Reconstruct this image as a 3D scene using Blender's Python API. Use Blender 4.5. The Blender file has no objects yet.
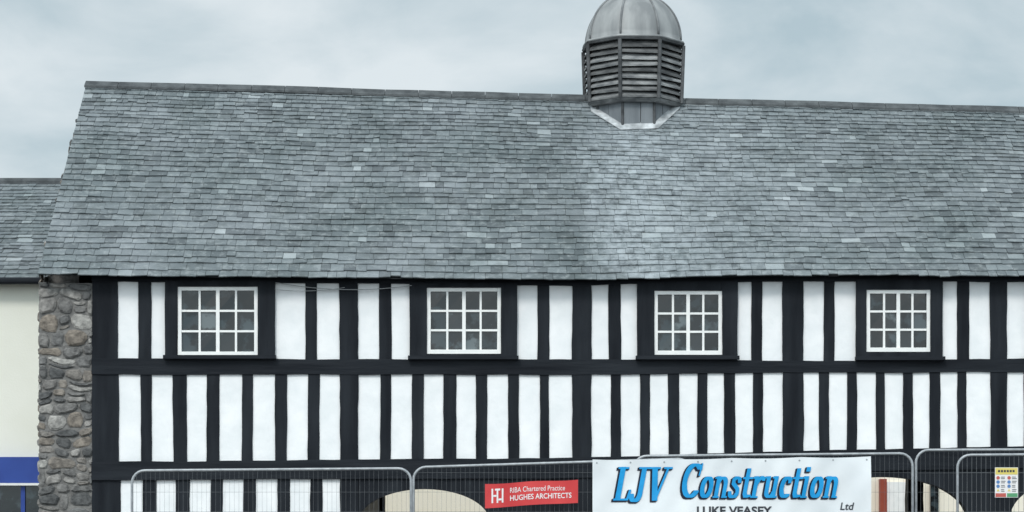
import bpy, math, random
from mathutils import Vector
random.seed(7)
R = math.radians
S = bpy.context.scene
COL = S.collection
FP, DC, EZ, HY = 2240.0, 28.0, 1.6, 520.0     # focal length in px, camera distance, eye height, horizon row

def X_(px, y=0.0): return (px-512)*(DC+y)/FP
def Z_(py, y=0.0): return EZ+(HY-py)*(DC+y)/FP
def interp(tab, x):
    if x <= tab[0][0]: return tab[0][1]
    for (a, b), (c, d) in zip(tab, tab[1:]):
        if x <= c: return b+(d-b)*(x-a)/(c-a)
    return tab[-1][1]
rnd = lambda a: random.uniform(-a, a)

# ------------------------------------------------------------------ mesh builder
class MB:
    def __init__(s): s.v = []; s.f = []
    def add(s, vs, fs):
        o = len(s.v); s.v += [tuple(v) for v in vs]; s.f += [tuple(i+o for i in f) for f in fs]
    def quad(s, a, b, c, d): s.add([a, b, c, d], [(0, 1, 2, 3)])
    def box(s, x0, x1, y0, y1, z0, z1):
        s.add([(x0,y0,z0),(x1,y0,z0),(x1,y1,z0),(x0,y1,z0),(x0,y0,z1),(x1,y0,z1),(x1,y1,z1),(x0,y1,z1)],
              [(0,3,2,1),(4,5,6,7),(0,1,5,4),(1,2,6,5),(2,3,7,6),(3,0,4,7)])
    def tube(s, pts, r, n=8):
        pts = [Vector(p) for p in pts]; o = len(s.v)
        for i, p in enumerate(pts):
            d = (pts[min(i+1, len(pts)-1)]-pts[max(i-1, 0)]).normalized()
            up = Vector((0, 1, 0)) if abs(d.y) < .9 else Vector((1, 0, 0))
            a = d.cross(up).normalized(); b = d.cross(a)
            for k in range(n):
                t = 2*math.pi*k/n
                s.v.append(tuple(p+a*(r*math.cos(t))+b*(r*math.sin(t))))
        for i in range(len(pts)-1):
            for k in range(n):
                s.f.append((o+i*n+k, o+i*n+(k+1) % n, o+(i+1)*n+(k+1) % n, o+(i+1)*n+k))
        s.f.append(tuple(o+k for k in range(n))[::-1]); m = o+(len(pts)-1)*n
        s.f.append(tuple(m+k for k in range(n)))
    def post(s, x0, x1, z0, z1, yf, yb, j=.003):
        n = max(2, int((z1-z0)/.14)); o = len(s.v); la = ra = 0
        lean0, lean1 = rnd(j*1.3), rnd(j*1.3)
        for k in range(n+1):
            z = z0+(z1-z0)*k/n; ln = lean0+(lean1-lean0)*k/n
            la = la*.5+rnd(j); ra = ra*.5+rnd(j)
            yy = yf+rnd(.002)
            s.v += [(x0+la+ln, yy, z), (x1+ra+ln, yy, z), (x1+ra+ln, yb, z), (x0+la+ln, yb, z)]
        for k in range(n):
            for q in range(4):
                a = o+4*k+q; b = o+4*k+(q+1) % 4
                s.f.append((a, b, b+4, a+4))
        s.f += [(o+3, o+2, o+1, o), tuple(o+4*n+q for q in range(4))]
    def beam(s, x0, x1, top, bot, yf, yb, j=.004):
        n = max(2, int((x1-x0)/.2)); o = len(s.v); la = ra = 0
        for k in range(n+1):
            x = x0+(x1-x0)*k/n
            la = la*.6+rnd(j); ra = ra*.6+rnd(j); yy = yf+rnd(.002)
            zb, zt = bot(x)+la, top(x)+ra
            s.v += [(x, yy, zb), (x, yb, zb), (x, yb, zt), (x, yy, zt)]
        for k in range(n):
            for q in range(4):
                a = o+4*k+q; b = o+4*k+(q+1) % 4
                s.f.append((a, a+4, b+4, b))
        s.f += [(o, o+1, o+2, o+3), tuple(o+4*n+q for q in range(4))[::-1]]
    def lathe(s, cx, cy, prof, n=32, a0=0.0):
        o = len(s.v)
        for r, z in prof:
            for k in range(n):
                t = 2*math.pi*k/n+a0
                s.v.append((cx+r*math.cos(t), cy+r*math.sin(t), z))
        for i in range(len(prof)-1):
            for k in range(n):
                s.f.append((o+i*n+k, o+i*n+(k+1) % n, o+(i+1)*n+(k+1) % n, o+(i+1)*n+k))
        m = o+(len(prof)-1)*n
        s.f.append(tuple(m+k for k in range(n)))
    def prism(s, poly, z0, z1, top=None):
        n = len(poly); top = top or poly
        s.add([(x, y, z0) for x, y in poly]+[(x, y, z1) for x, y in top],
              [tuple(range(n))[::-1], tuple(range(n, 2*n))]+[(k, (k+1) % n, n+(k+1) % n, n+k) for k in range(n)])
    def build(s, name, mat, parent=None, smooth=False):
        me = bpy.data.meshes.new(name); me.from_pydata(s.v, [], s.f); me.update()
        if smooth:
            for p in me.polygons: p.use_smooth = True
        me.materials.append(mat)
        o = bpy.data.objects.new(name, me); COL.objects.link(o)
        if parent: o.parent = parent
        return o

def empty(name, loc=(0, 0, 0)):
    o = bpy.data.objects.new(name, None); COL.objects.link(o); o.location = loc; return o
def tag(o, label, cat, group=None):
    o['label'] = label; o['category'] = cat
    if group: o['group'] = group
    return o
def struct(o): o['kind'] = 'structure'; return o

# ------------------------------------------------------------------ materials
def mat(name, c1, c2=None, scale=4, rough=.7, spec=.3, bump=0, bscale=30, metal=0, stretch=(1, 1, 1), island=None, detail=6, lo=.35, hi=.68):
    m = bpy.data.materials.new(name); m.use_nodes = True
    N = m.node_tree.nodes; L = m.node_tree.links
    b = N['Principled BSDF']; b.inputs['Roughness'].default_value = rough
    b.inputs['Specular IOR Level'].default_value = spec; b.inputs['Metallic'].default_value = metal
    tc = N.new('ShaderNodeTexCoord'); mp = N.new('ShaderNodeMapping'); mp.inputs['Scale'].default_value = stretch
    L.new(tc.outputs['Object'], mp.inputs['Vector'])
    no = N.new('ShaderNodeTexNoise'); no.inputs['Scale'].default_value = scale; no.inputs['Detail'].default_value = detail
    L.new(mp.outputs[0], no.inputs['Vector'])
    rp = N.new('ShaderNodeValToRGB'); e = rp.color_ramp.elements
    e[0].position = lo; e[1].position = hi
    e[0].color = (*c1, 1); e[1].color = (*(c2 or c1), 1)
    L.new(no.outputs['Fac'], rp.inputs['Fac']); out = rp.outputs['Color']
    if island:
        g = N.new('ShaderNodeNewGeometry'); ir = N.new('ShaderNodeValToRGB'); el = ir.color_ramp.elements
        el[0].position, el[0].color = island[0][0], (*island[0][1], 1)
        el[1].position, el[1].color = island[-1][0], (*island[-1][1], 1)
        for p, c in island[1:-1]: x = el.new(p); x.color = (*c, 1)
        L.new(g.outputs['Random Per Island'], ir.inputs['Fac'])
        mx = N.new('ShaderNodeMix'); mx.data_type = 'RGBA'; mx.blend_type = 'MULTIPLY'; mx.inputs['Factor'].default_value = 1
        L.new(ir.outputs['Color'], mx.inputs['A']); L.new(out, mx.inputs['B']); out = mx.outputs['Result']
    L.new(out, b.inputs['Base Color'])
    if bump:
        n2 = N.new('ShaderNodeTexNoise'); n2.inputs['Scale'].default_value = bscale; n2.inputs['Detail'].default_value = 5
        L.new(mp.outputs[0], n2.inputs['Vector'])
        bp = N.new('ShaderNodeBump'); bp.inputs['Strength'].default_value = bump; bp.inputs['Distance'].default_value = .02
        L.new(n2.outputs['Fac'], bp.inputs['Height']); L.new(bp.outputs[0], b.inputs['Normal'])
    return m

SL = [(0, (.10, .113, .122)), (.2, (.146, .164, .175)), (.6, (.172, .192, .204)), (.93, (.205, .227, .24)), (.965, (.222, .245, .258)), (1, (.36, .388, .40))]
def slate_mat(name, stain):
    m = mat(name, (.70, .755, .75), (1.14, 1.14, 1.15), .9, .55, .4, .55, 30, island=SL, detail=9)
    N = m.node_tree.nodes; L = m.node_tree.links; b = N['Principled BSDF']
    src = b.inputs['Base Color'].links[0].from_socket
    tc = N.new('ShaderNodeTexCoord'); no = N.new('ShaderNodeTexNoise'); no.inputs['Scale'].default_value = 11; no.inputs['Detail'].default_value = 9; no.inputs['Roughness'].default_value = .66
    L.new(tc.outputs['Object'], no.inputs['Vector'])
    r = N.new('ShaderNodeMapRange'); r.inputs['From Min'].default_value = .5; r.inputs['From Max'].default_value = .68; r.inputs['To Max'].default_value = .55
    L.new(no.outputs['Fac'], r.inputs['Value'])
    mx = N.new('ShaderNodeMix'); mx.data_type = 'RGBA'; mx.inputs['B'].default_value = (.33, .36, .365, 1)   # pale lichen
    L.new(r.outputs[0], mx.inputs['Factor']); L.new(src, mx.inputs['A']); out = mx.outputs['Result']
    # dark moss blotches
    n4 = N.new('ShaderNodeTexNoise'); n4.inputs['Scale'].default_value = 3.3; n4.inputs['Detail'].default_value = 10; n4.inputs['Roughness'].default_value = .7
    L.new(tc.outputs['Object'], n4.inputs['Vector'])
    r4 = N.new('ShaderNodeMapRange'); r4.inputs['From Min'].default_value = .51; r4.inputs['From Max'].default_value = .7; r4.inputs['To Max'].default_value = .65
    L.new(n4.outputs['Fac'], r4.inputs['Value'])
    m4 = N.new('ShaderNodeMix'); m4.data_type = 'RGBA'; m4.inputs['B'].default_value = (.082, .097, .097, 1)
    L.new(r4.outputs[0], m4.inputs['Factor']); L.new(out, m4.inputs['A']); out = m4.outputs['Result']
    if stain:   # lime wash run-off under the cupola, running down the slope
        sx = N.new('ShaderNodeSeparateXYZ'); L.new(tc.outputs['Object'], sx.inputs[0])
        mpz = N.new('ShaderNodeMapping'); mpz.inputs['Scale'].default_value = (1, .45, .45); L.new(tc.outputs['Object'], mpz.inputs['Vector'])
        n2 = N.new('ShaderNodeTexNoise'); n2.inputs['Scale'].default_value = 2.2; n2.inputs['Detail'].default_value = 9; n2.inputs['Roughness'].default_value = .6
        L.new(mpz.outputs[0], n2.inputs['Vector'])
        a = N.new('ShaderNodeMath'); a.operation = 'MULTIPLY_ADD'; a.inputs[1].default_value = 1.6
        L.new(n2.outputs['Fac'], a.inputs[0]); L.new(sx.outputs['X'], a.inputs[2])
        ra = N.new('ShaderNodeValToRGB'); e = ra.color_ramp.elements
        e[0].position = 0; e[0].color = (0, 0, 0, 1); e[1].position = 1; e[1].color = (0, 0, 0, 1)
        for p, v in ((.25, 0), (.34, .62), (.43, .55), (.54, .34), (.68, .25), (.85, .12)):
            q = e.new(p); q.color = (v, v, v, 1)
        mr = N.new('ShaderNodeMapRange'); mr.inputs['From Min'].default_value = 0.4; mr.inputs['From Max'].default_value = 5.6
        L.new(a.outputs[0], mr.inputs['Value']); L.new(mr.outputs[0], ra.inputs['Fac'])
        n3 = N.new('ShaderNodeTexNoise'); n3.inputs['Scale'].default_value = 8; n3.inputs['Detail'].default_value = 10; n3.inputs['Roughness'].default_value = .7
        L.new(tc.outputs['Object'], n3.inputs['Vector'])
        r3 = N.new('ShaderNodeMapRange'); r3.inputs['From Min'].default_value = .38; r3.inputs['From Max'].default_value = .6
        L.new(n3.outputs['Fac'], r3.inputs['Value'])
        mu = N.new('ShaderNodeMath'); mu.operation = 'MULTIPLY'; L.new(ra.outputs[0], mu.inputs[0]); L.new(r3.outputs[0], mu.inputs[1])
        m2 = N.new('ShaderNodeMix'); m2.data_type = 'RGBA'; m2.inputs['B'].default_value = (.44, .485, .515, 1)
        L.new(mu.outputs[0], m2.inputs['Factor']); L.new(out, m2.inputs['A']); out = m2.outputs['Result']
    L.new(out, b.inputs['Base Color'])
    return m

M = {}
M['slate'] = slate_mat('hall_slates', True)
M['slate2'] = slate_mat('plain_slates', False)
M['under'] = mat('roof_underlay', (.018, .02, .022), rough=.9)
M['ridge'] = mat('ridge_tile', (.05, .056, .06), (.11, .12, .125), 6, .7, .3, .3, 30)
M['timber'] = mat('black_timber', (.007, .009, .013), (.02, .024, .03), 5, .6, .14, .5, 14, stretch=(1, 1, .12))
M['timberh'] = mat('black_timber_rail', (.007, .009, .013), (.02, .024, .03), 5, .6, .14, .5, 14, stretch=(.12, 1, 1))
M['plaster'] = mat('white_limewash', (.80, .82, .83), (.90, .905, .91), 3.2, .85, .2, .3, 9, detail=9)
M['stone'] = mat('rubble_stone', (.6, .6, .6), (1.25, 1.24, 1.22), 14, .85, .2, 1, 24,
                 island=[(0, (.095, .098, .10)), (.25, (.16, .16, .16)), (.5, (.205, .20, .195)), (.64, (.235, .205, .175)), (.78, (.26, .25, .24)), (.92, (.32, .31, .295)), (1, (.42, .41, .39))], detail=9)
M['mortar'] = mat('stone_mortar', (.13, .128, .125), (.25, .242, .232), 9, .95, .1, .8, 30)
M['white'] = mat('white_gloss_paint', (.82, .83, .82), (.9, .9, .88), 9, .4, .4)
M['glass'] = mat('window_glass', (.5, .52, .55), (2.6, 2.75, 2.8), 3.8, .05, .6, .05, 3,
                 island=[(0, (.004, .006, .008)), (.5, (.010, .014, .016)), (.8, (.022, .028, .031)), (1, (.06, .068, .07))], lo=.51, hi=.58, detail=4)  # grey blotches in the base colour stand in for reflections and things inside
M['wood'] = mat('weathered_louvre_wood', (.095, .10, .104), (.25, .255, .255), 5, .85, .2, .6, 20, stretch=(1, 1, 3),
                island=[(0, (.5, .5, .5)), (.5, (.9, .9, .9)), (1, (1.45, 1.45, 1.45))])
M['post'] = mat('dark_corner_wood', (.05, .053, .056), (.13, .135, .14), 5, .85, .2, .6, 20)
M['dark'] = mat('dark_interior', (.012, .012, .014), rough=.95, spec=.05)
M['lead'] = mat('lead_sheet', (.20, .21, .215), (.38, .39, .39), 2.6, .55, .4, .2, 8, metal=.1, stretch=(1.5, 1.5, .35), detail=9)
M['leadb'] = mat('dull_lead_panel', (.13, .145, .158), (.25, .27, .285), 3.2, .6, .4, .2, 8, metal=.1, stretch=(1.5, 1.5, .3), detail=9,
                 island=[(0, (.6, .62, .65)), (1, (1.15, 1.15, 1.15))])
M['leadr'] = mat('lead_roll', (.12, .127, .135), (.23, .24, .245), 6, .55, .4, .2, 10)
M['leadp'] = mat('pale_lead_flashing', (.24, .255, .265), (.66, .69, .71), 7, .7, .3, .2, 12, detail=10)
M['cream'] = mat('cream_render', (.82, .82, .73), (.87, .87, .79), 1.2, .9, .1, .15, 40)
M['creamw'] = mat('warm_cream_render', (.86, .80, .67), (.88, .83, .72), 1.5, .9, .1, .15, 40)
M['blue'] = mat('blue_fascia_paint', (.02, .055, .28), (.026, .07, .33), 3, .4, .4)
M['galv'] = mat('galvanised_steel', (.30, .32, .34), (.44, .46, .48), 14, .5, .4, metal=.4)
M['wire'] = mat('fence_wire', (.13, .14, .15), (.2, .21, .22), 14, .6, .3)
M['vinyl'] = mat('white_banner_vinyl', (.70, .735, .76), (.80, .825, .84), 1.6, .5, .35, .1, 6)
M['lblue'] = mat('blue_print', (.008, .28, .62), (.012, .33, .70), 8, .5, .3)
M['lnavy'] = mat('dark_print', (.008, .012, .03), rough=.5)
M['lgrey'] = mat('grey_print', (.03, .034, .045), (.06, .065, .075), 8, .5)
M['red'] = mat('red_banner_vinyl', (.54, .04, .045), (.64, .06, .06), 3, .5, .35, .1, 6)
M['lwhite'] = mat('white_print', (.80, .78, .78), rough=.5)
M['yellow'] = mat('pale_yellow_sign', (.70, .58, .16), rough=.5)
M['signred'] = mat('faded_red_print', (.50, .11, .09), rough=.5)
M['signblue'] = mat('faded_blue_print', (.10, .22, .46), rough=.5)
M['signgreen'] = mat('faded_green_print', (.10, .32, .16), rough=.5)
M['asphalt'] = mat('asphalt', (.04, .04, .042), (.065, .065, .066), 3, .9, .2, .3, 120)
M['paving'] = mat('paving', (.2, .195, .185), (.28, .27, .26), 2, .9, .2, .3, 60)
M['kerb'] = mat('kerb_stone', (.27, .27, .26), (.34, .34, .33), 4, .85, .2)
M['block'] = mat('fence_block', (.03, .03, .032), (.05, .05, .05), 9, .9)
M['redwood'] = mat('red_brown_paint', (.26, .05, .03), (.32, .07, .04), 5, .5)
M['cable'] = mat('grey_cable', (.33, .34, .35), rough=.6)

# ------------------------------------------------------------------ setting
def sheet(name, x0, x1, y0, y1, z, m):
    b = MB(); b.quad((x0, y0, z), (x1, y0, z), (x1, y1, z), (x0, y1, z)); return struct(b.build(name, m))
sheet('ground', -400, 400, -400, 400, 0, M['asphalt'])
b = MB(); b.box(-40, 40, -3.6, 30, .002, .12); struct(b.build('pavement', M['paving']))
b = MB()
x = -40
while x < 40:
    b.box(x, x+.905, -3.76, -3.603, .002, .125); x += .915
struct(b.build('kerb', M['kerb']))
sheet('road', -60, 60, -12, -3.77, .004, M['asphalt'])

# ------------------------------------------------------------------ slate roofs
def slate_slope(mb, fn, x0, x1, slope_len, g0, g1, w0, w1, out):
    """courses of separate slates; fn(x,t) point on the slope, out = unit normal"""
    out = Vector(out); s = -.03
    while s < slope_len-.05:
        k = s/slope_len; g = (g0+(g1-g0)*max(k, 0))*random.uniform(.86, 1.14)
        x = x0-random.random()*.12
        ph1, ph2 = random.random()*6, random.random()*6
        while x < x1:
            w = random.uniform(w0, w1)*(1.1-.3*k)
            a, c = max(x, x0)+.002, min(x+w, x1)-.002
            x += w
            if c-a < .03: continue
            lo = s+.007*math.sin(a*1.3+ph1)+.005*math.sin(a*3.1+ph2)+rnd(.007); hi = min(s+g*1.7, slope_len)
            q = random.random()
            if q < .02: lo -= random.uniform(.01, .035)
            elif q < .04: lo += random.uniform(.01, .04)
            tl, th = lo/slope_len, hi/slope_len
            l1, l2 = .029+rnd(.006), .029+rnd(.006)
            tw = rnd(.005)
            A = Vector(fn(a, tl+tw/slope_len))+out*l1; B_ = Vector(fn(c, tl-tw/slope_len))+out*l2
            C_ = Vector(fn(c, th))+out*.005; D_ = Vector(fn(a, th))+out*.005
            d = out*.013
            mb.add([A, B_, C_, D_, A-d, B_-d, C_-d, D_-d], [(0, 1, 2, 3), (4, 5, 1, 0), (5, 6, 2, 1), (7, 4, 0, 3)])
        s += g

# ------------------------------------------------------------------ the hall (children keep world coordinates)
hall = tag(empty('timber_framed_hall'), 'old black and white timber framed hall with slate roof and louvred cupola', 'building')
HL, HR = X_(38), X_(1226)
YE, YR = -.22, 2.95
EAVE = [(38, 274), (180, 276), (300, 277), (450, 278.5), (580, 279.5), (640, 278), (760, 275.5), (900, 275), (1024, 276), (1226, 276)]
RIDGE = [(88, 84), (300, 90), (580, 98), (690, 101), (1024, 110), (1210, 114)]
def ze(x): return Z_(interp(EAVE, 512+x*FP/(DC+YE)), YE)
def zr(x): return Z_(interp(RIDGE, 512+x*FP/(DC+YR)), YR)
def wob(x, t): return math.sin(math.pi*min(max(t, 0), 1))*(-.03+.014*math.sin(x*1.1+t*2)+.006*math.sin(x*2.6-t*3))
def front(x, t): return (x, YE+t*(YR-YE), ze(x)+(zr(x)-ze(x))*t+wob(x, t))
def back(x, t): return (x, 2*YR-YE-t*(YR-YE), ze(x)+(zr(x)-ze(x))*t+wob(x+3, t))
XL, XR = X_(38, YE), X_(1226, YE)
th = math.atan2(2.9, YR-YE); SLOPE = math.hypot(2.9, YR-YE)
b = MB(); n = 60
for fn in (front, back):
    o = len(b.v)
    for i in range(n+1):
        x = XL+.01+(XR-XL-.02)*i/n
        for j in range(9):
            p = fn(x, j/8); b.v.append((p[0], p[1], p[2]-.012))
    for i in range(n):
        for j in range(8):
            q = (o+i*9+j, o+(i+1)*9+j, o+(i+1)*9+j+1, o+i*9+j+1)
            b.f.append(q if fn is front else q[::-1])
for x in (XL+.012, XR-.012):    # verge thickness
    for fn in (front, back):
        for j in range(8):
            p, q = Vector(fn(x, j/8)), Vector(fn(x, (j+1)/8)); d = Vector((0, 0, .07))
            b.quad(p-Vector((0,0,.012)), q-Vector((0,0,.012)), q-d, p-d)
roof = b.build('roof', M['under'], hall)
b = MB()
slate_slope(b, front, XL, XR, SLOPE, .142, .09, .09, .25, (0, -math.sin(th), math.cos(th)))
b.build('front_slates', M['slate'], roof)
b = MB()
slate_slope(b, back, XL, XR, SLOPE, .142, .09, .09, .25, (0, math.sin(th), math.cos(th)))
b.build('rear_slates', M['slate2'], roof)
b = MB(); x = XL-.01; j = 0
while x < XR:
    x2 = min(x+.46, XR+.01); j2 = j*.5+rnd(.006)
    za, zb = zr(x)+j, zr(x2)+j2; j = j2
    for yy, dz in ((-.12, -.07), (.12, -.07)):
        b.add([(x, YR, za+.045), (x2-.006, YR, zb+.045), (x2-.006, YR+yy, zb+dz+.03), (x, YR+yy, za+dz+.03),
               (x, YR, za+.015), (x2-.006, YR, zb+.015), (x2-.006, YR+yy, zb+dz), (x, YR+yy, za+dz)],
              [(0,1,2,3),(2,3,7,6),(0,3,7,4),(1,2,6,5)])
    x += .46
b.build('ridge_tiles', M['ridge'], roof)

# stone end walls: chunky rubble, each stone an uneven rounded block
def stones(mb, mp, L, H, limit=None, hmin=.10, hmax=.21):
    v = 0
    wv = lambda u, v: .022*math.sin(u*7+v*6)+.014*math.sin(u*15-v*11)
    while v < H-.02:
        h = min(random.uniform(hmin, hmax), H-v); u = -random.random()*.2
        while u < L:
            w = random.uniform(.12, .36); a, c = max(u, 0), min(u+w, L); u += w
            if c-a < .04: continue
            if limit and (v+h) > limit((a+c)/2)-.04: continue
            cutf = random.uniform(.3, .7)
            split = [(v, h)] if (h < .13 or random.random() < .62) else [(v, h*cutf), (v+h*cutf, h*(1-cutf))]
            for vv, h_ in split:
                p = random.uniform(.006, .034); ax, cx = a+.008+rnd(.006), c-.008+rnd(.006); bz, tz = vv+.008+rnd(.006), vv+h_-.008+rnd(.006)
                mx_, mz = (ax+cx)/2, (bz+tz)/2; wx, wz = (cx-ax)/2, (tz-bz)/2
                o_ = []
                for k in range(10):      # superellipse outline, jittered
                    t = 2*math.pi*(k+.5)/10; ct, st = math.cos(t), math.sin(t)
                    rr = 1/((abs(ct)**4+abs(st)**4)**.25)*random.uniform(.9, 1.06)
                    o_.append((mx_+wx*ct*rr, mz+wz*st*rr))
                o_ = [(min(max(x, 0), L), min(max(z+wv(x, z), 0), H)) for x, z in o_]
                cu, cv = sum(q[0] for q in o_)/10, sum(q[1] for q in o_)/10
                inn = [(cu+(x-cu)*.78, cv+(z-cv)*.74) for x, z in o_]
                tx, tz_ = rnd(.05), rnd(.07)
                pts = [mp(x, z, -.004) for x, z in o_]+[mp(x, z, p*.55) for x, z in o_]+[mp(x, z, p+.006+tx*(x-cu)+tz_*(z-cv)+rnd(.003)) for x, z in inn]
                fs = [tuple(20+k for k in range(10))]
                for k in range(10):
                    q = (k+1) % 10; fs += [(k, q, 10+q, 10+k), (10+k, 10+q, 20+q, 20+k)]
                mb.add(pts, fs)
        v += h
def roofz(y, x):
    t = (y-YE)/(YR-YE) if y <= YR else (2*YR-YE-y)/(YR-YE)
    return front(x, t)[2]-.09
YB = 2*YR
PW = X_(93)-HL
for side in (0, 1):
    x0, x1 = (HL+.015, HL+PW-.005) if side == 0 else (HR-PW+.005, HR-.015)
    xg = HL+.02 if side == 0 else HR-.02
    b = MB()
    b.box(x0, x1, .0, .5, .12, ze(x0)-.09)
    outl = [(.5, .12), (YB, .12), (YB, roofz(YB, xg)), (YR, roofz(YR, xg)), (.5, roofz(.5, xg))]
    xi = xg+(.4 if side == 0 else -.4)
    nn = len(outl)
    b.add([(xg, y, z) for y, z in outl]+[(xi, y, z) for y, z in outl],
          [tuple(range(nn)), tuple(range(nn, 2*nn))[::-1]]+[(k, nn+k, nn+(k+1) % nn, (k+1) % nn) for k in range(nn)])
    wall = b.build('stone_end_wall', M['mortar'], hall)
    b = MB()
    stones(b, lambda u, v, w: (HL+u+.0 if side == 0 else HR-PW+u, -w, .12+v), PW, ze(x0)-.2)
    sg = -1 if side == 0 else 1
    stones(b, lambda u, v, w: (xg+sg*w, .02+u, .12+v), YB-.02, 7.6, lambda u: roofz(.02+u, xg)-.12)
    b.build('rubble_facing', M['stone'], wall)

# upper and lower rows of white panels, posts and rails
UP = [(118,138),(151,166),('W',166,275),(275,305),(317,339),(359,379),(391,410),('W',410,517),(517,537),(549,570),(590,609),(621,637),('W',637,737),
      (737,751),(762,782),(805,823),(834,856),('W',856,942),(942,957),(969,990),(1007,1027),('W',1027,1112),(1112,1127),(1138,1155)]
LO = [(119,141),(152,173),(187,207),(220,242),(253,275),(287,308),(320,340),(359,380),(391,412),(424,443),(456,476),(487,508),(519,540),(549,571),
      (593,611),(621,640),(650,668),(679,697),(707,724),(735,753),(763,781),(803,819),(829,847),(857,876),(885,903),(913,929),(940,957),(966,990),
      (1006,1024),(1035,1053),(1064,1082),(1093,1111),(1122,1140),(1150,1164)]
BO = [(121,143),(157,176),(190,211),(223,244),(256,277),(290,310),(322,341)]
MAINP = [(340,358.5),(571.5,591),(782.5,803.5),(990,1006.5)]
WIN = [(178,258,287,356),(427,501,288,354),(654,722,291,355),(866,930,290,352),(1037,1101,290,352)]
railT = lambda x: Z_(interp([(92,358.5),(500,359.5),(700,359.5),(820,361),(1226,357)], 512+x*80))
railB = lambda x: Z_(interp([(92,374.5),(560,375),(800,372.5),(1226,372)], 512+x*80))
bressT = lambda x: Z_(interp([(92,462),(340,460),(570,458),(800,451),(1024,446),(1226,445)], 512+x*80))
bressB = lambda x: Z_(interp([(92,480),(340,479),(570,478),(800,472),(1024,468),(1226,466)], 512+x*80))
plateB = lambda x: ze(x)-.055
def panel(x0, x1, z0, z1):
    b = MB(); e = .03
    b.box(x0-e, x1+e, rnd(.003), .1, z0, z1); return b.build('plaster_panel', M['plaster'], hall)
def timber(x0, x1, z0, z1, yf=-.013, yb=.12, j=.0045):
    b = MB(); b.post(x0, x1, z0, z1, yf, yb, j); return b.build('timber_post', M['timber'], hall)
def is_main(a, c): return any(a < (p+q)/2 < c for p, q in MAINP)
def row(items, zt, zb, start, end):
    prev = start
    for it in items:
        if it[0] == 'W': a, c = it[1], it[2]
        else:
            a, c = it
            xm = X_((a+c)/2); panel(X_(a), X_(c), zb(xm)-.04, zt(xm)+.03)
        if a-prev > 1 and not is_main(prev, a):
            xm = X_((a+prev)/2); timber(X_(prev), X_(a), zb(xm)-.03, zt(xm)+.02)
        prev = c
    if end-prev > 1:
        xm = X_(prev); timber(X_(prev), X_(end), zb(xm)-.03, zt(xm)+.02)
EP = 1172
row(UP, plateB, railT, 92, EP)
row(LO, railB, bressT, 92, EP)
row(BO, bressB, lambda x: Z_(590), 92, 342)
for a, c in MAINP:
    b = MB(); b.post(X_(a), X_(c), .12, ze(X_(a))-.05, -.02, .16, .006); b.build('main_timber_post', M['timber'], hall)
for nm, T, B_, yf in (('wall_plate', lambda x: ze(x)+.02, plateB, -.035), ('middle_rail', railT, railB, -.03), ('jetty_beam', bressT, bressB, -.045)):
    b = MB(); b.beam(X_(92), X_(EP), T, B_, yf, .18, .005); b.build(nm, M['timberh'], hall)
b = MB(); b.beam(X_(92), X_(342), lambda x: Z_(590)+.02, lambda x: .5, -.036, .18); b.build('sill_beam', M['timberh'], hall)
b = MB(); b.box(X_(92), X_(342), -.06, .2, .12, .5); b.build('plinth', M['mortar'], hall)
# arched timber spandrels over the open ground floor
for a, c, cx, hw, cr, rise in ((358.5,571.5,424,66,489,34),(591,782.5,688,92,486,38),(803.5,990,884,84,477,42),(1006.5,EP,1088,78,476,42)):
    b = MB(); n = 64
    for i in range(n+1):
        px = a+(c-a)*i/n; u = (px-cx)/hw
        zb = Z_(cr+rise*(1-math.sqrt(1-u*u))) if abs(u) < 1 else .12
        x = X_(px); zt = bressB(x)+.01
        b.v += [(x, -.012, zb), (x, -.012, zt), (x, .18, zt), (x, .18, zb)]
    for i in range(n):
        for q in range(4):
            p = 4*i+q; r = 4*i+(q+1) % 4; b.f.append((p, r, r+4, p+4))
    b.build('arch_spandrel', M['timber'], hall)

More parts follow.
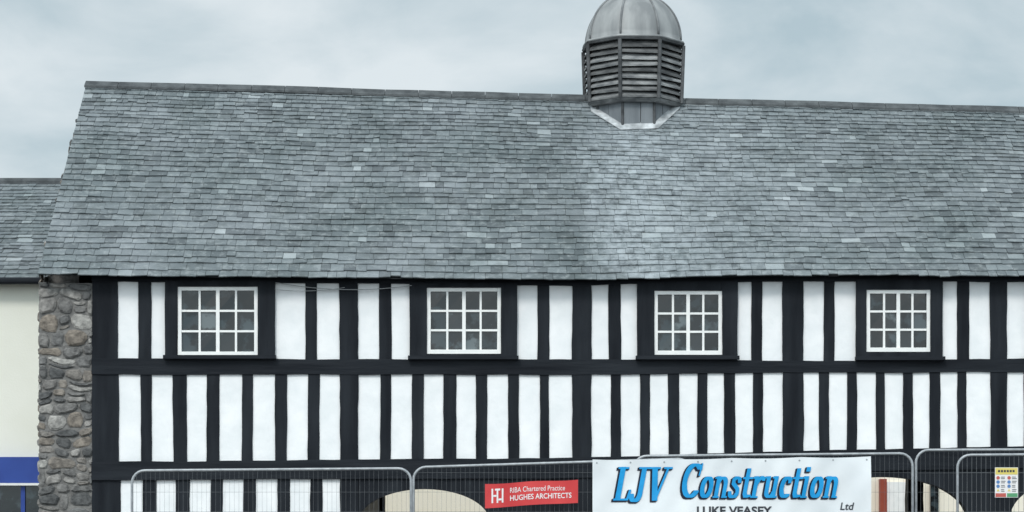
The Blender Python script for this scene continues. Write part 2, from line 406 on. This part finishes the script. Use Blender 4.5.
# windows
zones = [it for it in UP if it[0] == 'W']
for (_, a, c), (l, r, t, bt) in zip(zones, WIN):
    x0, x1, xl, xr = X_(a), X_(c), X_(l), X_(r); zt, zb = Z_(t), Z_(bt); xm = (x0+x1)/2
    b = MB()
    b.post(x0-.004, xl, railT(xm)-.02, plateB(xm)+.02, -.05, .12, .003); b.post(xr, x1+.004, railT(xm)-.02, plateB(xm)+.02, -.05, .12, .003)
    b.box(xl-.01, xr+.01, -.045, .12, zt, plateB(xm)+.02); b.box(xl-.01, xr+.01, -.045, .12, railT(xm)-.02, zb)
    w = b.build('window', M['timber'], hall)
    b = MB(); b.box(x0-.02, x1+.02, -.12, -.03, railT(xm)-.005, railT(xm)+.04); b.build('sill', M['timberh'], w)
    b = MB(); fw = .046
    b.post(xl, xl+fw, zb, zt, -.03, .05, .0015); b.post(xr-fw, xr, zb, zt, -.03, .05, .0015)
    b.box(xl+fw, xr-fw, -.026, .05, zt-fw, zt); b.box(xl+fw, xr-fw, -.036, .05, zb, zb+fw*1.15)
    b.build('casement_frame', M['white'], w)
    ix0, ix1, iz0, iz1 = xl+fw, xr-fw, zb+fw*1.15, zt-fw
    b = MB(); gl = MB(); nc, nr = 4, 3
    for k in range(1, nc):
        hwid = .022 if k == 2 else .013
        xx = ix0+(ix1-ix0)*k/nc; b.box(xx-hwid, xx+hwid, -.022 if k != 2 else -.026, .04, iz0, iz1)
    for k in range(1, nr):
        zz = iz0+(iz1-iz0)*k/nr+rnd(.003); b.box(ix0, ix1, -.019, .038, zz-.013, zz+.013)
    b.build('glazing_bars', M['white'], w)
    for i in range(nc):
        for k in range(nr):
            ax, cx = ix0+(ix1-ix0)*i/nc, ix0+(ix1-ix0)*(i+1)/nc; az, cz = iz0+(iz1-iz0)*k/nr, iz0+(iz1-iz0)*(k+1)/nr
            d = [.008+rnd(.005) for _ in range(4)]
            gl.quad((ax, d[0], az), (cx, d[1], az), (cx, d[2], cz), (ax, d[3], cz))
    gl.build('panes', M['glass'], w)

# loose cable under the eaves
b = MB()
def sag(p0, p1, d, n=14): return [tuple(Vector(p0).lerp(Vector(p1), k/n)-Vector((0, 0, d*4*(k/n)*(1-k/n)))) for k in range(n+1)]
b.tube(sag((X_(276), -.065, Z_(283)), (X_(412), -.065, Z_(286)), .07), .0045, 6)
b.build('cable', M['cable'], hall)
b = MB(); b.tube(sag((X_(276), -.06, Z_(290)), (X_(345), -.06, Z_(288)), .03), .0035, 6); b.build('cable', M['cable'], hall)

# rear wall, upper floor, open undercroft
b = MB(); b.box(HL+.46, HR-.46, YB-.2, YB-.003, 2.35, roofz(YB-.1, 0)); b.build('rear_wall', M['plaster'], hall)
for px in (349, 581, 793, 998):
    b = MB(); b.post(X_(px)-.12, X_(px)+.12, .12, 2.36, YB-.22, YB, .008); b.build('rear_post', M['timber'], hall)
b = MB(); b.box(HL+.46, HR-.46, .19, YB-.21, 2.38, 2.55); b.build('upper_floor', M['dark'], hall)
b = MB(); b.box(X_(345)-.1, X_(345)+.1, .2, YB-.21, .12, 2.375); b.build('partition', M['timber'], hall)

# cupola
CX, CY = X_(633, YR), YR
rot0 = R(5)
def octo(ap): 
    rr = ap/math.cos(math.pi/8); return [(CX+rr*math.cos(math.pi/8+k*math.pi/4+rot0), CY+rr*math.sin(math.pi/8+k*math.pi/4+rot0)) for k in range(8)]
ZB, ZT = Z_(98, YR-.6), Z_(39, YR-.65)
BA = .52                       # apothem of the foot
b = MB(); b.prism(octo(BA-.03), 6.55, ZB-.02)
cup = b.build('cupola', M['dark'], hall)
for k in range(8):      # flat lead-faced boards on each side of the foot
    a = k*math.pi/4+rot0; nx, ny = math.cos(a), math.sin(a); tx, ty = -ny, nx; hw_ = BA*math.tan(math.pi/8)
    b = MB(); cut = -hw_*.1 if k % 2 else hw_*.15
    for s0, s1, dd in ((-hw_+.006, cut-.006, 0), (cut+.002, hw_-.006, .004)):
        f = lambda s, ap, z: (CX+nx*ap+tx*s, CY+ny*ap+ty*s, z)
        b.add([f(s0, BA+dd, 6.55), f(s1, BA+dd, 6.55), f(s1, BA+dd, ZB-.046), f(s0, BA+dd, ZB-.046),
               f(s0, BA-.03, 6.55), f(s1, BA-.03, 6.55), f(s1, BA-.03, ZB-.046), f(s0, BA-.03, ZB-.046)],
              [(0,1,2,3),(0,3,7,4),(1,5,6,2),(3,2,6,7)])
    b.build('base_panel', M['leadb'], cup)
for (x, y) in octo(BA+.004):
    b = MB(); b.tube([(x, y, 6.6), (x, y, ZB-.046)], .02, 6); b.build('base_corner_batten', M['post'], cup)
A0, A1 = .628, .655            # louvre stage widens slightly upward
b = MB(); b.prism(octo(A0-.03), ZB-.045, ZB, octo(A0+.015)); b.build('base_moulding', M['wood'], cup)
b = MB(); b.prism(octo(A0-.13), ZB+.002, ZT-.002, octo(A1-.13)); b.build('louvre_core', M['dark'], cup)
T8 = math.tan(math.pi/8)
for k in range(8):
    a = k*math.pi/4+rot0; nx, ny = math.cos(a), math.sin(a); tx, ty = -ny, nx; b = MB(); ns = 9
    for i in range(ns):
        z = ZB+.012+(ZT-ZB-.03)*i/ns; hgt = (ZT-ZB)/ns; AP = A0+(A1-A0)*i/ns
        wi, wo = (AP-.09)*T8, AP*T8-.012
        zo = z+rnd(.007); tl = rnd(.010); AP += rnd(.005)
        def q(ap, s, zz): return (CX+nx*ap+tx*s, CY+ny*ap+ty*s, zz)
        b.add([q(AP, -wo, zo-tl), q(AP, wo, zo+tl), q(AP-.08, wi, z+hgt*.9), q(AP-.08, -wi, z+hgt*.9),
               q(AP, -wo, zo+.026-tl), q(AP, wo, zo+.026+tl), q(AP-.08, wi, z+hgt*.9+.026), q(AP-.08, -wi, z+hgt*.9+.026)],
              [(0,3,2,1),(4,5,6,7),(0,1,5,4),(1,2,6,5),(2,3,7,6),(3,0,4,7)])
    b.build('louvre_panel', M['wood'], cup)
for (x, y), (xt, yt) in zip(octo(A0+.006), octo(A1+.006)):
    b = MB(); b.tube([(x, y, ZB), (xt, yt, ZT)], .026, 6); b.build('corner_post', M['post'], cup)
b = MB(); b.prism(octo(.665), ZT, ZT+.03, octo(.68)); b.build('cornice', M['post'], cup)
prof = [(.712, ZT+.031), (.726, ZT+.043), (.716, ZT+.06), (.675, ZT+.075)]
for k in range(1, 17):
    t = k/17*math.pi/2; prof.append((.67*math.cos(t)**.95+.006, ZT+.075+.68*math.sin(t)))
prof += [(.05, ZT+.765), (.03, ZT+.83), (.06, ZT+.89), (.03, ZT+.95), (.008, ZT+1.12)]
b = MB(); b.lathe(CX, CY, prof, 32, math.pi/8+rot0)
# flatten slightly between the corners so the dome reads as eight curved sides
vv = []
for (x, y, z) in b.v:
    an = math.atan2(y-CY, x-CX)-rot0; m_ = an-math.pi/4*round(an/(math.pi/4))
    f = 1-.6*(1-math.cos(math.pi/8)/math.cos(m_)) if z < ZT+.76 else 1
    vv.append((CX+(x-CX)*f, CY+(y-CY)*f, z))
b.v = vv
b.build('dome', M['lead'], cup, True)
for k in range(8):
    a = math.pi/8+k*math.pi/4+rot0; b = MB()
    b.tube([(CX+(r+.003)*math.cos(a), CY+(r+.003)*math.sin(a), z+.002) for r, z in prof[3:20]], .015, 6)
    b.build('lead_roll', M['leadr'], cup, True)
# flashing on the slates round the foot: straight strips on each of the eight sides
b = MB(); n = 64
def ring(ap, k, lift):
    a = 2*math.pi*(k+4)/n+rot0; m_ = a-rot0; m_ -= math.pi/4*round(m_/(math.pi/4))
    rr = ap/math.cos(m_); x = CX+rr*math.cos(a); y = CY+rr*math.sin(a)
    t = (y-YE)/(YR-YE)
    p = front(x, t) if t <= 1 else back(x, (2*YR-YE-y)/(YR-YE))
    return (x, y, p[2]+lift)
for k in range(n): b.quad(ring(BA-.02, k, .055), ring(BA-.02, k+1, .055), ring(BA+.095, k+1, .047), ring(BA+.095, k, .047))
b.build('flashing', M['leadp'], cup)

# ------------------------------------------------------------------ neighbour on the left
nb = tag(empty('rendered_shop_building'), 'cream rendered shop building with slate roof and blue fascia, left of the stone end wall', 'building')
NX0, NX1 = -14.0, -6.4
b = MB(); b.box(NX0, NX1, 4, 10, .12, Z_(281, 4)); b.build('wall', M['cream'], nb)
nze, nzr = Z_(279, 3.8), Z_(183, 7)
def nf(x, t): return (x, 3.8+t*3.2, nze+(nzr-nze)*t)
def nbk(x, t): return (x, 10.2-t*3.2, nze+(nzr-nze)*t)
b = MB()
for fn in (nf, nbk): b.quad(fn(NX0, 0), fn(NX1+.1, 0), fn(NX1+.1, 1), fn(NX0, 1))
b.add([nf(NX1, 0), nbk(NX1, 0), nf(NX1, 1)], [(0, 1, 2)])
nroof = b.build('roof', M['under'], nb)
b = MB(); t2 = math.atan2(nzr-nze, 3.2); slate_slope(b, nf, NX0, NX1+.1, math.hypot(nzr-nze, 3.2), .15, .13, .13, .24, (0, -math.sin(t2), math.cos(t2)))
b.build('front_slates', M['slate2'], nroof)
b = MB(); b.tube([(NX0, 7, nzr+.0), (NX1+.1, 7, nzr+.0)], .08, 10); b.build('ridge_tiles', M['ridge'], nroof)
b = MB(); b.tube([(NX0, 3.76, nze-.03), (NX1+.1, 3.76, nze-.03)], .05, 10); b.build('gutter', M['timberh'], nb)
b = MB(); b.box(NX0+.1, NX1-.15, 3.86, 3.998, Z_(483, 3.9), Z_(457, 3.9)); fa = b.build('shop_fascia', M['blue'], nb)
b = MB(); b.box(NX0+.08, NX1-.13, 3.84, 3.998, Z_(485.5, 3.9), Z_(483, 3.9)-.002); b.build('fascia_trim', M['white'], fa)
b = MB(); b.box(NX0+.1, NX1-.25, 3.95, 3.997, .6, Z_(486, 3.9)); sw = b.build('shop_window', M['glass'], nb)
for xx in (-7.0, -8.2, -9.4, -10.6):
    b = MB(); b.box(xx, xx+.06, 3.92, 3.949, .6, Z_(486, 3.9)-.003); b.build('window_bar', M['blue'], sw)

# ------------------------------------------------------------------ building seen through the arches
bk = tag(empty('cream_building'), 'warm cream building with red-brown door posts glimpsed through the open arches', 'building')
b = MB(); b.box(-6, 15, 12, 17, .12, 4.4); b.build('wall', M['creamw'], bk)
b = MB(); b.add([(-6.2, 11.7, 4.35), (15.2, 11.7, 4.35), (15.2, 14.5, 5.4), (-6.2, 14.5, 5.4), (15.2, 17.3, 4.35), (-6.2, 17.3, 4.35)], [(0,1,2,3),(3,2,4,5)]); b.build('roof', M['slate2'], bk)
for px, w in ((883, .12), (911, .1)):
    b = MB(); x = X_(px, 11.9); b.box(x-w/2, x+w/2, 11.85, 11.998, .12, Z_(479, 11.9)); b.build('door_post', M['redwood'], bk)
b = MB(); b.box(X_(886.5, 11.95), X_(908, 11.95), 11.9, 11.997, .12, Z_(482, 11.9)); b.build('door', M['white'], bk)
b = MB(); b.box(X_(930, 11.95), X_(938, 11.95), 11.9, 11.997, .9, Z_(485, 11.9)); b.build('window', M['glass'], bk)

# ------------------------------------------------------------------ site fence
FG = 'mesh fence panels standing along the front of the hall'
def fence(px0, px1, py0, py1, y, label):
    x0, x1 = X_(px0, y), X_(px1, y); z0, z1 = Z_(py0, y), Z_(py1, y)
    root = tag(empty('fence_panel', ((x0+x1)/2, y, .12)), label, 'fence', FG)
    cx = (x0+x1)/2; L = lambda p: (p[0]-cx, p[1]-y, p[2]-.12)
    rc = .15; pts = [(x0, y, .2), (x0, y, z0-rc)]
    for k in range(1, 7): a = math.pi-k*math.pi/12; pts.append((x0+rc+rc*math.cos(a), y, z0-rc+rc*math.sin(a)))
    for k in range(0, 7): a = math.pi/2-k*math.pi/12; pts.append((x1-rc+rc*math.cos(a), y, z1-rc+rc*math.sin(a)))
    pts.append((x1, y, .2))
    b = MB(); b.tube([L(p) for p in pts], .016, 8)
    b.tube([L((x0, y, .32)), L((x1, y, .32))], .016, 8)
    b.build('tube_frame', M['galv'], root, True)
    b = MB(); n = int((x1-x0)/.055)
    for k in range(1, n):
        x = x0+(x1-x0)*k/n; zt = z0+(z1-z0)*k/n
        e = min(x-x0, x1-x)
        if e < rc: zt -= rc-math.sqrt(rc*rc-(rc-e)**2)
        b.tube([L((x, y, .32)), L((x, y, zt))], .0011, 4)
    for h in [.32+.23*i for i in range(9)]:
        if h < min(z0, z1)-.05: b.tube([L((x0, y-.004, h)), L((x1, y-.004, h))], .0013, 4)
    b.build('wire_mesh', M['wire'], root)
    for xx in (x0, x1):
        b = MB(); b.box(xx-.1-cx, xx+.1-cx, -.33, .33, 0, .12); b.build('base_block', M['block'], root)
    return root
fence(132, 411, 470.5, 468.5, -1.50, 'leftmost mesh fence panel, bare, with rounded top corners, below the white panels')
fence(413.5, 691, 467, 459, -1.50, 'mesh fence panel carrying the red sign and the left end of the white banner')
fence(634, 912.5, 456, 453.5, -1.44, 'mesh fence panel behind the right end of the big white banner')
fence(916, 1196, 450, 449, -1.34, 'mesh fence panel with the highest top rail, just right of the white banner')
fence(957.5, 1236, 455, 453, -1.56, 'front mesh fence panel carrying the small yellow safety sign at far right')

# ------------------------------------------------------------------ lettering
def text_into(mb, s, x0, x1, z0, z1, y, shear=0, off=0, dx=0, dz=0, yfn=None):
    cu = bpy.data.curves.new('t', 'FONT'); cu.body = s; cu.shear = shear; cu.offset = off; cu.resolution_u = 5
    o = bpy.data.objects.new('t', cu); COL.objects.link(o)
    dg = bpy.context.evaluated_depsgraph_get(); dg.update()
    me = bpy.data.meshes.new_from_object(o.evaluated_get(dg))
    vs = [v.co.copy() for v in me.vertices]; fs = [tuple(p.vertices) for p in me.polygons]
    bpy.data.objects.remove(o); bpy.data.curves.remove(cu); bpy.data.meshes.remove(me)
    a, c = min(v.x for v in vs), max(v.x for v in vs); e, g = min(v.y for v in vs), max(v.y for v in vs)
    out = []
    for v in vs:
        X = x0+(v.x-a)/(c-a)*(x1-x0)+dx; Z = z0+(v.y-e)/(g-e)*(z1-z0)+dz
        out.append((X, y+(yfn(X, Z) if yfn else 0), Z))
    mb.add(out, fs)
# heavy slanted serif letters, drawn with a broad flat pen (unit = cap height)
def arc(cx, cy, rx, ry, a0, a1, n=10): return [(cx+rx*math.cos(R(a0+(a1-a0)*k/n)), cy+ry*math.sin(R(a0+(a1-a0)*k/n))) for k in range(n+1)]
PEN = {
 'L': (.72, [([(.20,.98),(.20,.03)],.22,.05), ([(.02,.97),(.44,.97)],.04,.06), ([(.04,.03),(.60,.03)],.04,.06), ([(.60,.03),(.66,.30)],.09,.05)]),
 'J': (.62, [([(.38,.97),(.38,.24)]+arc(.20,.22,.18,.24,0,-170,10),.20,.05), ([(.18,.97),(.60,.97)],.04,.06)]),
 'V': (.86, [([(.20,.97),(.42,.02)],.22,.05), ([(.76,.97),(.44,.02)],.08,.05), ([(.0,.97),(.42,.97)],.04,.06), ([(.60,.97),(.92,.97)],.04,.06)]),
 'C': (.74, [(arc(.40,.5,.30,.46,48,318,18),.18,.06), ([(.66,.97),(.62,.66)],.05,.05)]),
 'o': (.56, [(arc(.26,.31,.17,.28,0,360,16),.16,.05)]),
 'n': (.60, [([(.12,.6),(.12,.03)],.15,.05), (arc(.27,.40,.15,.19,175,0,8)+[(.42,.03)],.15,.05), ([(.0,.575),(.12,.60)],.05,.05), ([(.02,.03),(.22,.03)],.04,.05), ([(.36,.03),(.54,.03)],.04,.05)]),
 's': (.48, [([(.36,.46),(.33,.56),(.22,.59),(.12,.53),(.12,.42),(.22,.34),(.32,.26),(.34,.14),(.26,.04),(.14,.03),(.06,.08),(.04,.17)],.13,.06)]),
 't': (.40, [([(.15,.82),(.15,.14),(.20,.04),(.33,.07)],.15,.06), ([(.0,.57),(.34,.57)],.04,.06)]),
 'r': (.46, [([(.12,.6),(.12,.03)],.15,.05), ([(.14,.40),(.22,.54),(.32,.59),(.40,.53)],.10,.08), ([(.0,.575),(.12,.60)],.05,.05), ([(.02,.03),(.26,.03)],.04,.05)]),
 'u': (.60, [([(.12,.6),(.12,.2)]+arc(.26,.19,.14,.16,180,350,8),.15,.05), ([(.42,.6),(.42,.03)],.15,.05), ([(.0,.585),(.12,.59)],.05,.05), ([(.42,.03),(.54,.04)],.05,.05), ([(.30,.585),(.42,.59)],.05,.05)]),
 'c': (.48, [(arc(.26,.31,.17,.28,50,310,14),.16,.05), ([(.37,.50),(.36,.46)],.12,.08)]),
 'i': (.32, [([(.12,.6),(.12,.03)],.15,.05), ([(.0,.575),(.12,.60)],.05,.05), ([(.02,.03),(.24,.03)],.04,.05), ([(.12,.78),(.12,.86)],.16,.05)]),
}
def hull(P):
    P = sorted(set(P)); 
    def half(Q):
        h = []
        for p in Q:
            while len(h) > 1 and (h[-1][0]-h[-2][0])*(p[1]-h[-2][1])-(h[-1][1]-h[-2][1])*(p[0]-h[-2][0]) <= 1e-9: h.pop()
            h.append(p)
        return h[:-1]
    return half(P)+half(P[::-1])
def pen_into(mb, word, x0, x1, z0, z1, y, sh=.28, grow=0, dx=0, dz=0, yfn=None):
    polys = []; cx = 0; ext = []
    for ch in word:
        w, strokes = PEN[ch]
        for pts, pw, ph in strokes:
            for p_, q_ in zip(pts, pts[1:]):
                m_ = max(1, math.ceil(math.hypot(q_[0]-p_[0], q_[1]-p_[1])/.16))
                for s_ in range(m_):
                    p = (p_[0]+(q_[0]-p_[0])*s_/m_, p_[1]+(q_[1]-p_[1])*s_/m_); q = (p_[0]+(q_[0]-p_[0])*(s_+1)/m_, p_[1]+(q_[1]-p_[1])*(s_+1)/m_)
                    for g, dst in ((0, ext), (grow, polys)):
                        hw_, hh = pw/2+g, ph/2+g
                        dst.append([(a+cx+sh*b_, b_) for a, b_ in hull([(c[0]+sx*hw_, c[1]+sz*hh) for c in (p, q) for sx in (-1, 1) for sz in (-1, 1)])])
        cx += w
    a = min(q[0] for p in ext for q in p); c = max(q[0] for p in ext for q in p)
    for i, p in enumerate(polys):
        vs = []
        for q in p:
            X = x0+(q[0]-a)/(c-a)*(x1-x0)+dx; Z = z0+q[1]*(z1-z0)+dz
            vs.append((X, y-.00001*i+yfn(X, Z), Z))
        mb.add(vs, [tuple(range(len(vs)))])

# big white banner
YBn = -1.60
def wr(x, z):
    a = .014*math.sin(x*2.1+z*1.3)+.008*math.sin(x*5.3-z*3.1)+.006*math.sin(z*6+x*1.2)+.004*math.sin(x*11+z*5)
    return a+.0035*math.sin(x*19-z*12+1.5*math.sin(x*2.3))+.005*abs(math.sin(x*3.1+z*4.2))**.7
bx0, bx1 = X_(592.5, YBn), X_(871, YBn); bzb = Z_(548, YBn)
b = MB(); nx, nz = 130, 40
for i in range(nx+1):
    x = bx0+(bx1-bx0)*i/nx; zt = Z_(459.5-3.2*i/nx, YBn)-.012*math.sin(math.pi*((i/nx*4) % 1))
    for j in range(nz+1):
        z = bzb+(zt-bzb)*j/nz; b.v.append((x, YBn+wr(x, z), z))
for i in range(nx):
    for j in range(nz):
        q = i*(nz+1)+j; b.f.append((q, q+nz+1, q+nz+2, q+1))
ban = tag(b.build('banner', M['vinyl'], None, True), 'large white construction company banner with blue slanted lettering tied to the mesh fence', 'banner')
px2 = (DC+YBn)/FP
def bxs(l, r, t, bo): return (X_(l, YBn), X_(r, YBn), Z_(bo, YBn), Z_(t, YBn))
for word, bb in (('LJV', bxs(613, 673, 467, 500.5)), ('Construction', bxs(682, 838, 463, 498))):
    dk, bl = MB(), MB()
    for k, (d, e_) in enumerate(((-.7, -.6), (-1.7, -1.2))):
        pen_into(dk, word, *bb, YBn-.004-.0035*k, .26, .014, d*px2, e_*px2, wr)
    pen_into(bl, word, *bb, YBn-.0125, .26, 0, 0, 0, wr)
    dk.build('letter_shadow', M['lnavy'], ban); bl.build('lettering', M['lblue'], ban)
sm = MB(); text_into(sm, 'Ltd', *bxs(840, 854, 502.5, 510), YBn-.006, .2, .015, 0, 0, wr); sm.build('small_lettering', M['lgrey'], ban)
sm = MB(); text_into(sm, 'LUKE VEASEY', *bxs(697, 772, 506.3, 515), YBn-.006, 0, .03, 0, 0, wr)
sm.build('small_lettering', M['lgrey'], ban)
for i in range(9):
    x = bx0+.05+(bx1-bx0-.1)*i/8; z = Z_(459.5-3.2*i/8, YBn)-.04; y = YBn+wr(x, z)-.004
    b = MB(); b.add([(x+.011*math.cos(k*math.pi/4), y, z+.011*math.sin(k*math.pi/4)) for k in range(8)], [tuple(range(8))]); b.build('eyelet', M['galv'], ban)

# red banner
YRn = -1.56
def rc_(u, v, d=0):   # u 0..1 left-right, v 0..1 bottom-top
    px = 485+(578-485)*u; top = 484-4.5*u+.5*math.sin(u*9); bo = 508-5.5*u+.4*math.sin(u*7+1)
    py = bo+(top-bo)*v
    return (X_(px, YRn), YRn+.010*math.sin(u*9+v*1.5)-d, Z_(py, YRn))
b = MB(); n = 30
for i in range(n+1): b.v += [rc_(i/n, v/4) for v in range(5)]
for i in range(n):
    for j in range(4): q = 5*i+j; b.f.append((q, q+5, q+6, q+1))
rb = tag(b.build('red_sign', M['red'], None, True), 'small red architects sign with white lettering on the mesh fence beside the white banner', 'sign')
def on_red(mb, s, u0, u1, v0, v1, d, off):
    t = MB(); text_into(t, s, u0, u1, v0, v1, 0, 0, off)
    mb.add([rc_(v[0], v[2], d) for v in t.v], t.f)
b = MB(); on_red(b, 'RIBA Chartered Practice', .27, .86, .58, .80, .003, .0); b.build('lettering', M['lwhite'], rb)
b = MB(); on_red(b, 'HUGHES ARCHITECTS', .27, .93, .24, .47, .003, .012)
b.build('lettering', M['lwhite'], rb)
b = MB()
for u0, u1, v0, v1 in ((.07,.088,.2,.8),(.125,.143,.2,.8),(.18,.198,.2,.8),(.09,.123,.46,.54),(.145,.178,.3,.38),(.107,.163,.72,.8)):
    b.quad(rc_(u0, v0, .003), rc_(u1, v0, .003), rc_(u1, v1, .003), rc_(u0, v1, .003))
b.build('emblem', M['lwhite'], rb)

# yellow safety sign
YS = -1.60
px3 = (DC+YS)/FP
def srect(mb, l, r, t, bo, d): 
    mb.box(X_(l, YS), X_(r, YS), YS-d, YS-d+.002, Z_(bo, YS), Z_(t, YS))
def sdisc(mb, px, py, rp, d, n=12, a0=0):
    mb.add([(X_(px, YS)+rp*px3*math.cos(a0+2*math.pi*k/n), YS-d, Z_(py, YS)+rp*px3*math.sin(a0+2*math.pi*k/n)) for k in range(n)], [tuple(range(n))])
b = MB(); b.box(X_(995, YS), X_(1018, YS), YS, YS+.006, Z_(497.5, YS), Z_(467.5, YS))
sg = tag(b.build('safety_sign', M['lwhite']), 'small site safety sign with a pale yellow heading and rows of faded symbols', 'sign')
b = MB(); srect(b, 995.5, 1017.5, 468, 474.5, .003); b.build('yellow_block', M['yellow'], sg)
b = MB(); srect(b, 995.5, 1006, 493.2, 497, .003); b.build('red_block', M['signred'], sg)
b = MB(); srect(b, 1007, 1017.5, 493.2, 497, .003); b.build('green_block', M['signgreen'], sg)
for cols, py, m_, n_ in (((998, 1009), 477.8, 'signred', 12), ((998, 1009), 482, 'signblue', 12), ((998, 1009), 486.2, 'signblue', 12), ((998, 1009), 490.4, 'yellow', 3)):
    for px in cols:
        b = MB(); sdisc(b, px, py, 1.75, .004, n_, math.pi/2); b.build('symbol', M[m_], sg)
b = MB()
for py in (477, 478.6, 481.2, 482.8, 485.4, 487, 489.6, 491.2):
    for l in (1001, 1012): srect(b, l, l+random.uniform(3, 4.8), py-.28, py+.28, .004)
for i in range(6): srect(b, 998+i*2.9, 1000+i*2.9, 470, 472.2, .005)
b.build('print', M['lgrey'], sg)

# ------------------------------------------------------------------ light
w = bpy.data.worlds.new('World'); S.world = w; w.use_nodes = True
N = w.node_tree.nodes; L = w.node_tree.links; bg = N['Background']
sky = N.new('ShaderNodeTexSky'); sky.sky_type = 'NISHITA'; sky.sun_disc = False; sky.sun_elevation = R(44); sky.sun_rotation = R(200)
sc = N.new('ShaderNodeVectorMath'); sc.operation = 'SCALE'; sc.inputs['Scale'].default_value = .1; L.new(sky.outputs[0], sc.inputs[0])
tc = N.new('ShaderNodeTexCoord'); mp = N.new('ShaderNodeMapping'); mp.inputs['Scale'].default_value = (1, 1, 2.0); mp.inputs['Location'].default_value = (.35, 0, .2)
L.new(tc.outputs['Generated'], mp.inputs['Vector'])
no = N.new('ShaderNodeTexNoise'); no.inputs['Scale'].default_value = 9; no.inputs['Detail'].default_value = 8; no.inputs['Roughness'].default_value = .52; no.inputs['Distortion'].default_value = .25
L.new(mp.outputs[0], no.inputs['Vector'])
rp = N.new('ShaderNodeValToRGB'); e = rp.color_ramp.elements
e[0].position = .34; e[0].color = (.47, .585, .635, 1); e[1].position = .66; e[1].color = (.78, .845, .87, 1)
L.new(no.outputs['Fac'], rp.inputs['Fac'])
sx = N.new('ShaderNodeSeparateXYZ'); L.new(tc.outputs['Generated'], sx.inputs[0])
mr = N.new('ShaderNodeMapRange'); mr.inputs['From Min'].default_value = -.7; mr.inputs['From Max'].default_value = .7; mr.inputs['To Min'].default_value = 2.2; mr.inputs['To Max'].default_value = 1.0
L.new(sx.outputs['Y'], mr.inputs['Value'])
s2 = N.new('ShaderNodeVectorMath'); s2.operation = 'SCALE'; L.new(rp.outputs[0], s2.inputs[0]); L.new(mr.outputs[0], s2.inputs['Scale'])
mx = N.new('ShaderNodeMix'); mx.data_type = 'RGBA'; mx.inputs['Factor'].default_value = .9
L.new(sc.outputs[0], mx.inputs['A']); L.new(s2.outputs[0], mx.inputs['B']); L.new(mx.outputs['Result'], bg.inputs['Color'])
bg.inputs['Strength'].default_value = 1.0
sl = bpy.data.lights.new('Sun', 'SUN'); sl.energy = 1.5; sl.angle = R(14); sl.color = (1, .965, .92)
so = bpy.data.objects.new('Sun', sl); COL.objects.link(so)
d = Vector((.25, .70, -.68)); so.rotation_euler = d.to_track_quat('-Z', 'Y').to_euler(); so.location = (-5, -12, 14)

# ------------------------------------------------------------------ camera
cam = bpy.data.cameras.new('Camera'); co = bpy.data.objects.new('Camera', cam); COL.objects.link(co)
co.location = (0, -DC, EZ); co.rotation_euler = (R(90), 0, 0)
cam.sensor_width = 36; cam.lens = 36*FP/1024; cam.shift_y = (HY-256)/1024; cam.clip_end = 2000
S.camera = co
S.view_settings.view_transform = 'Standard'; S.view_settings.look = 'None'; S.view_settings.exposure = 0
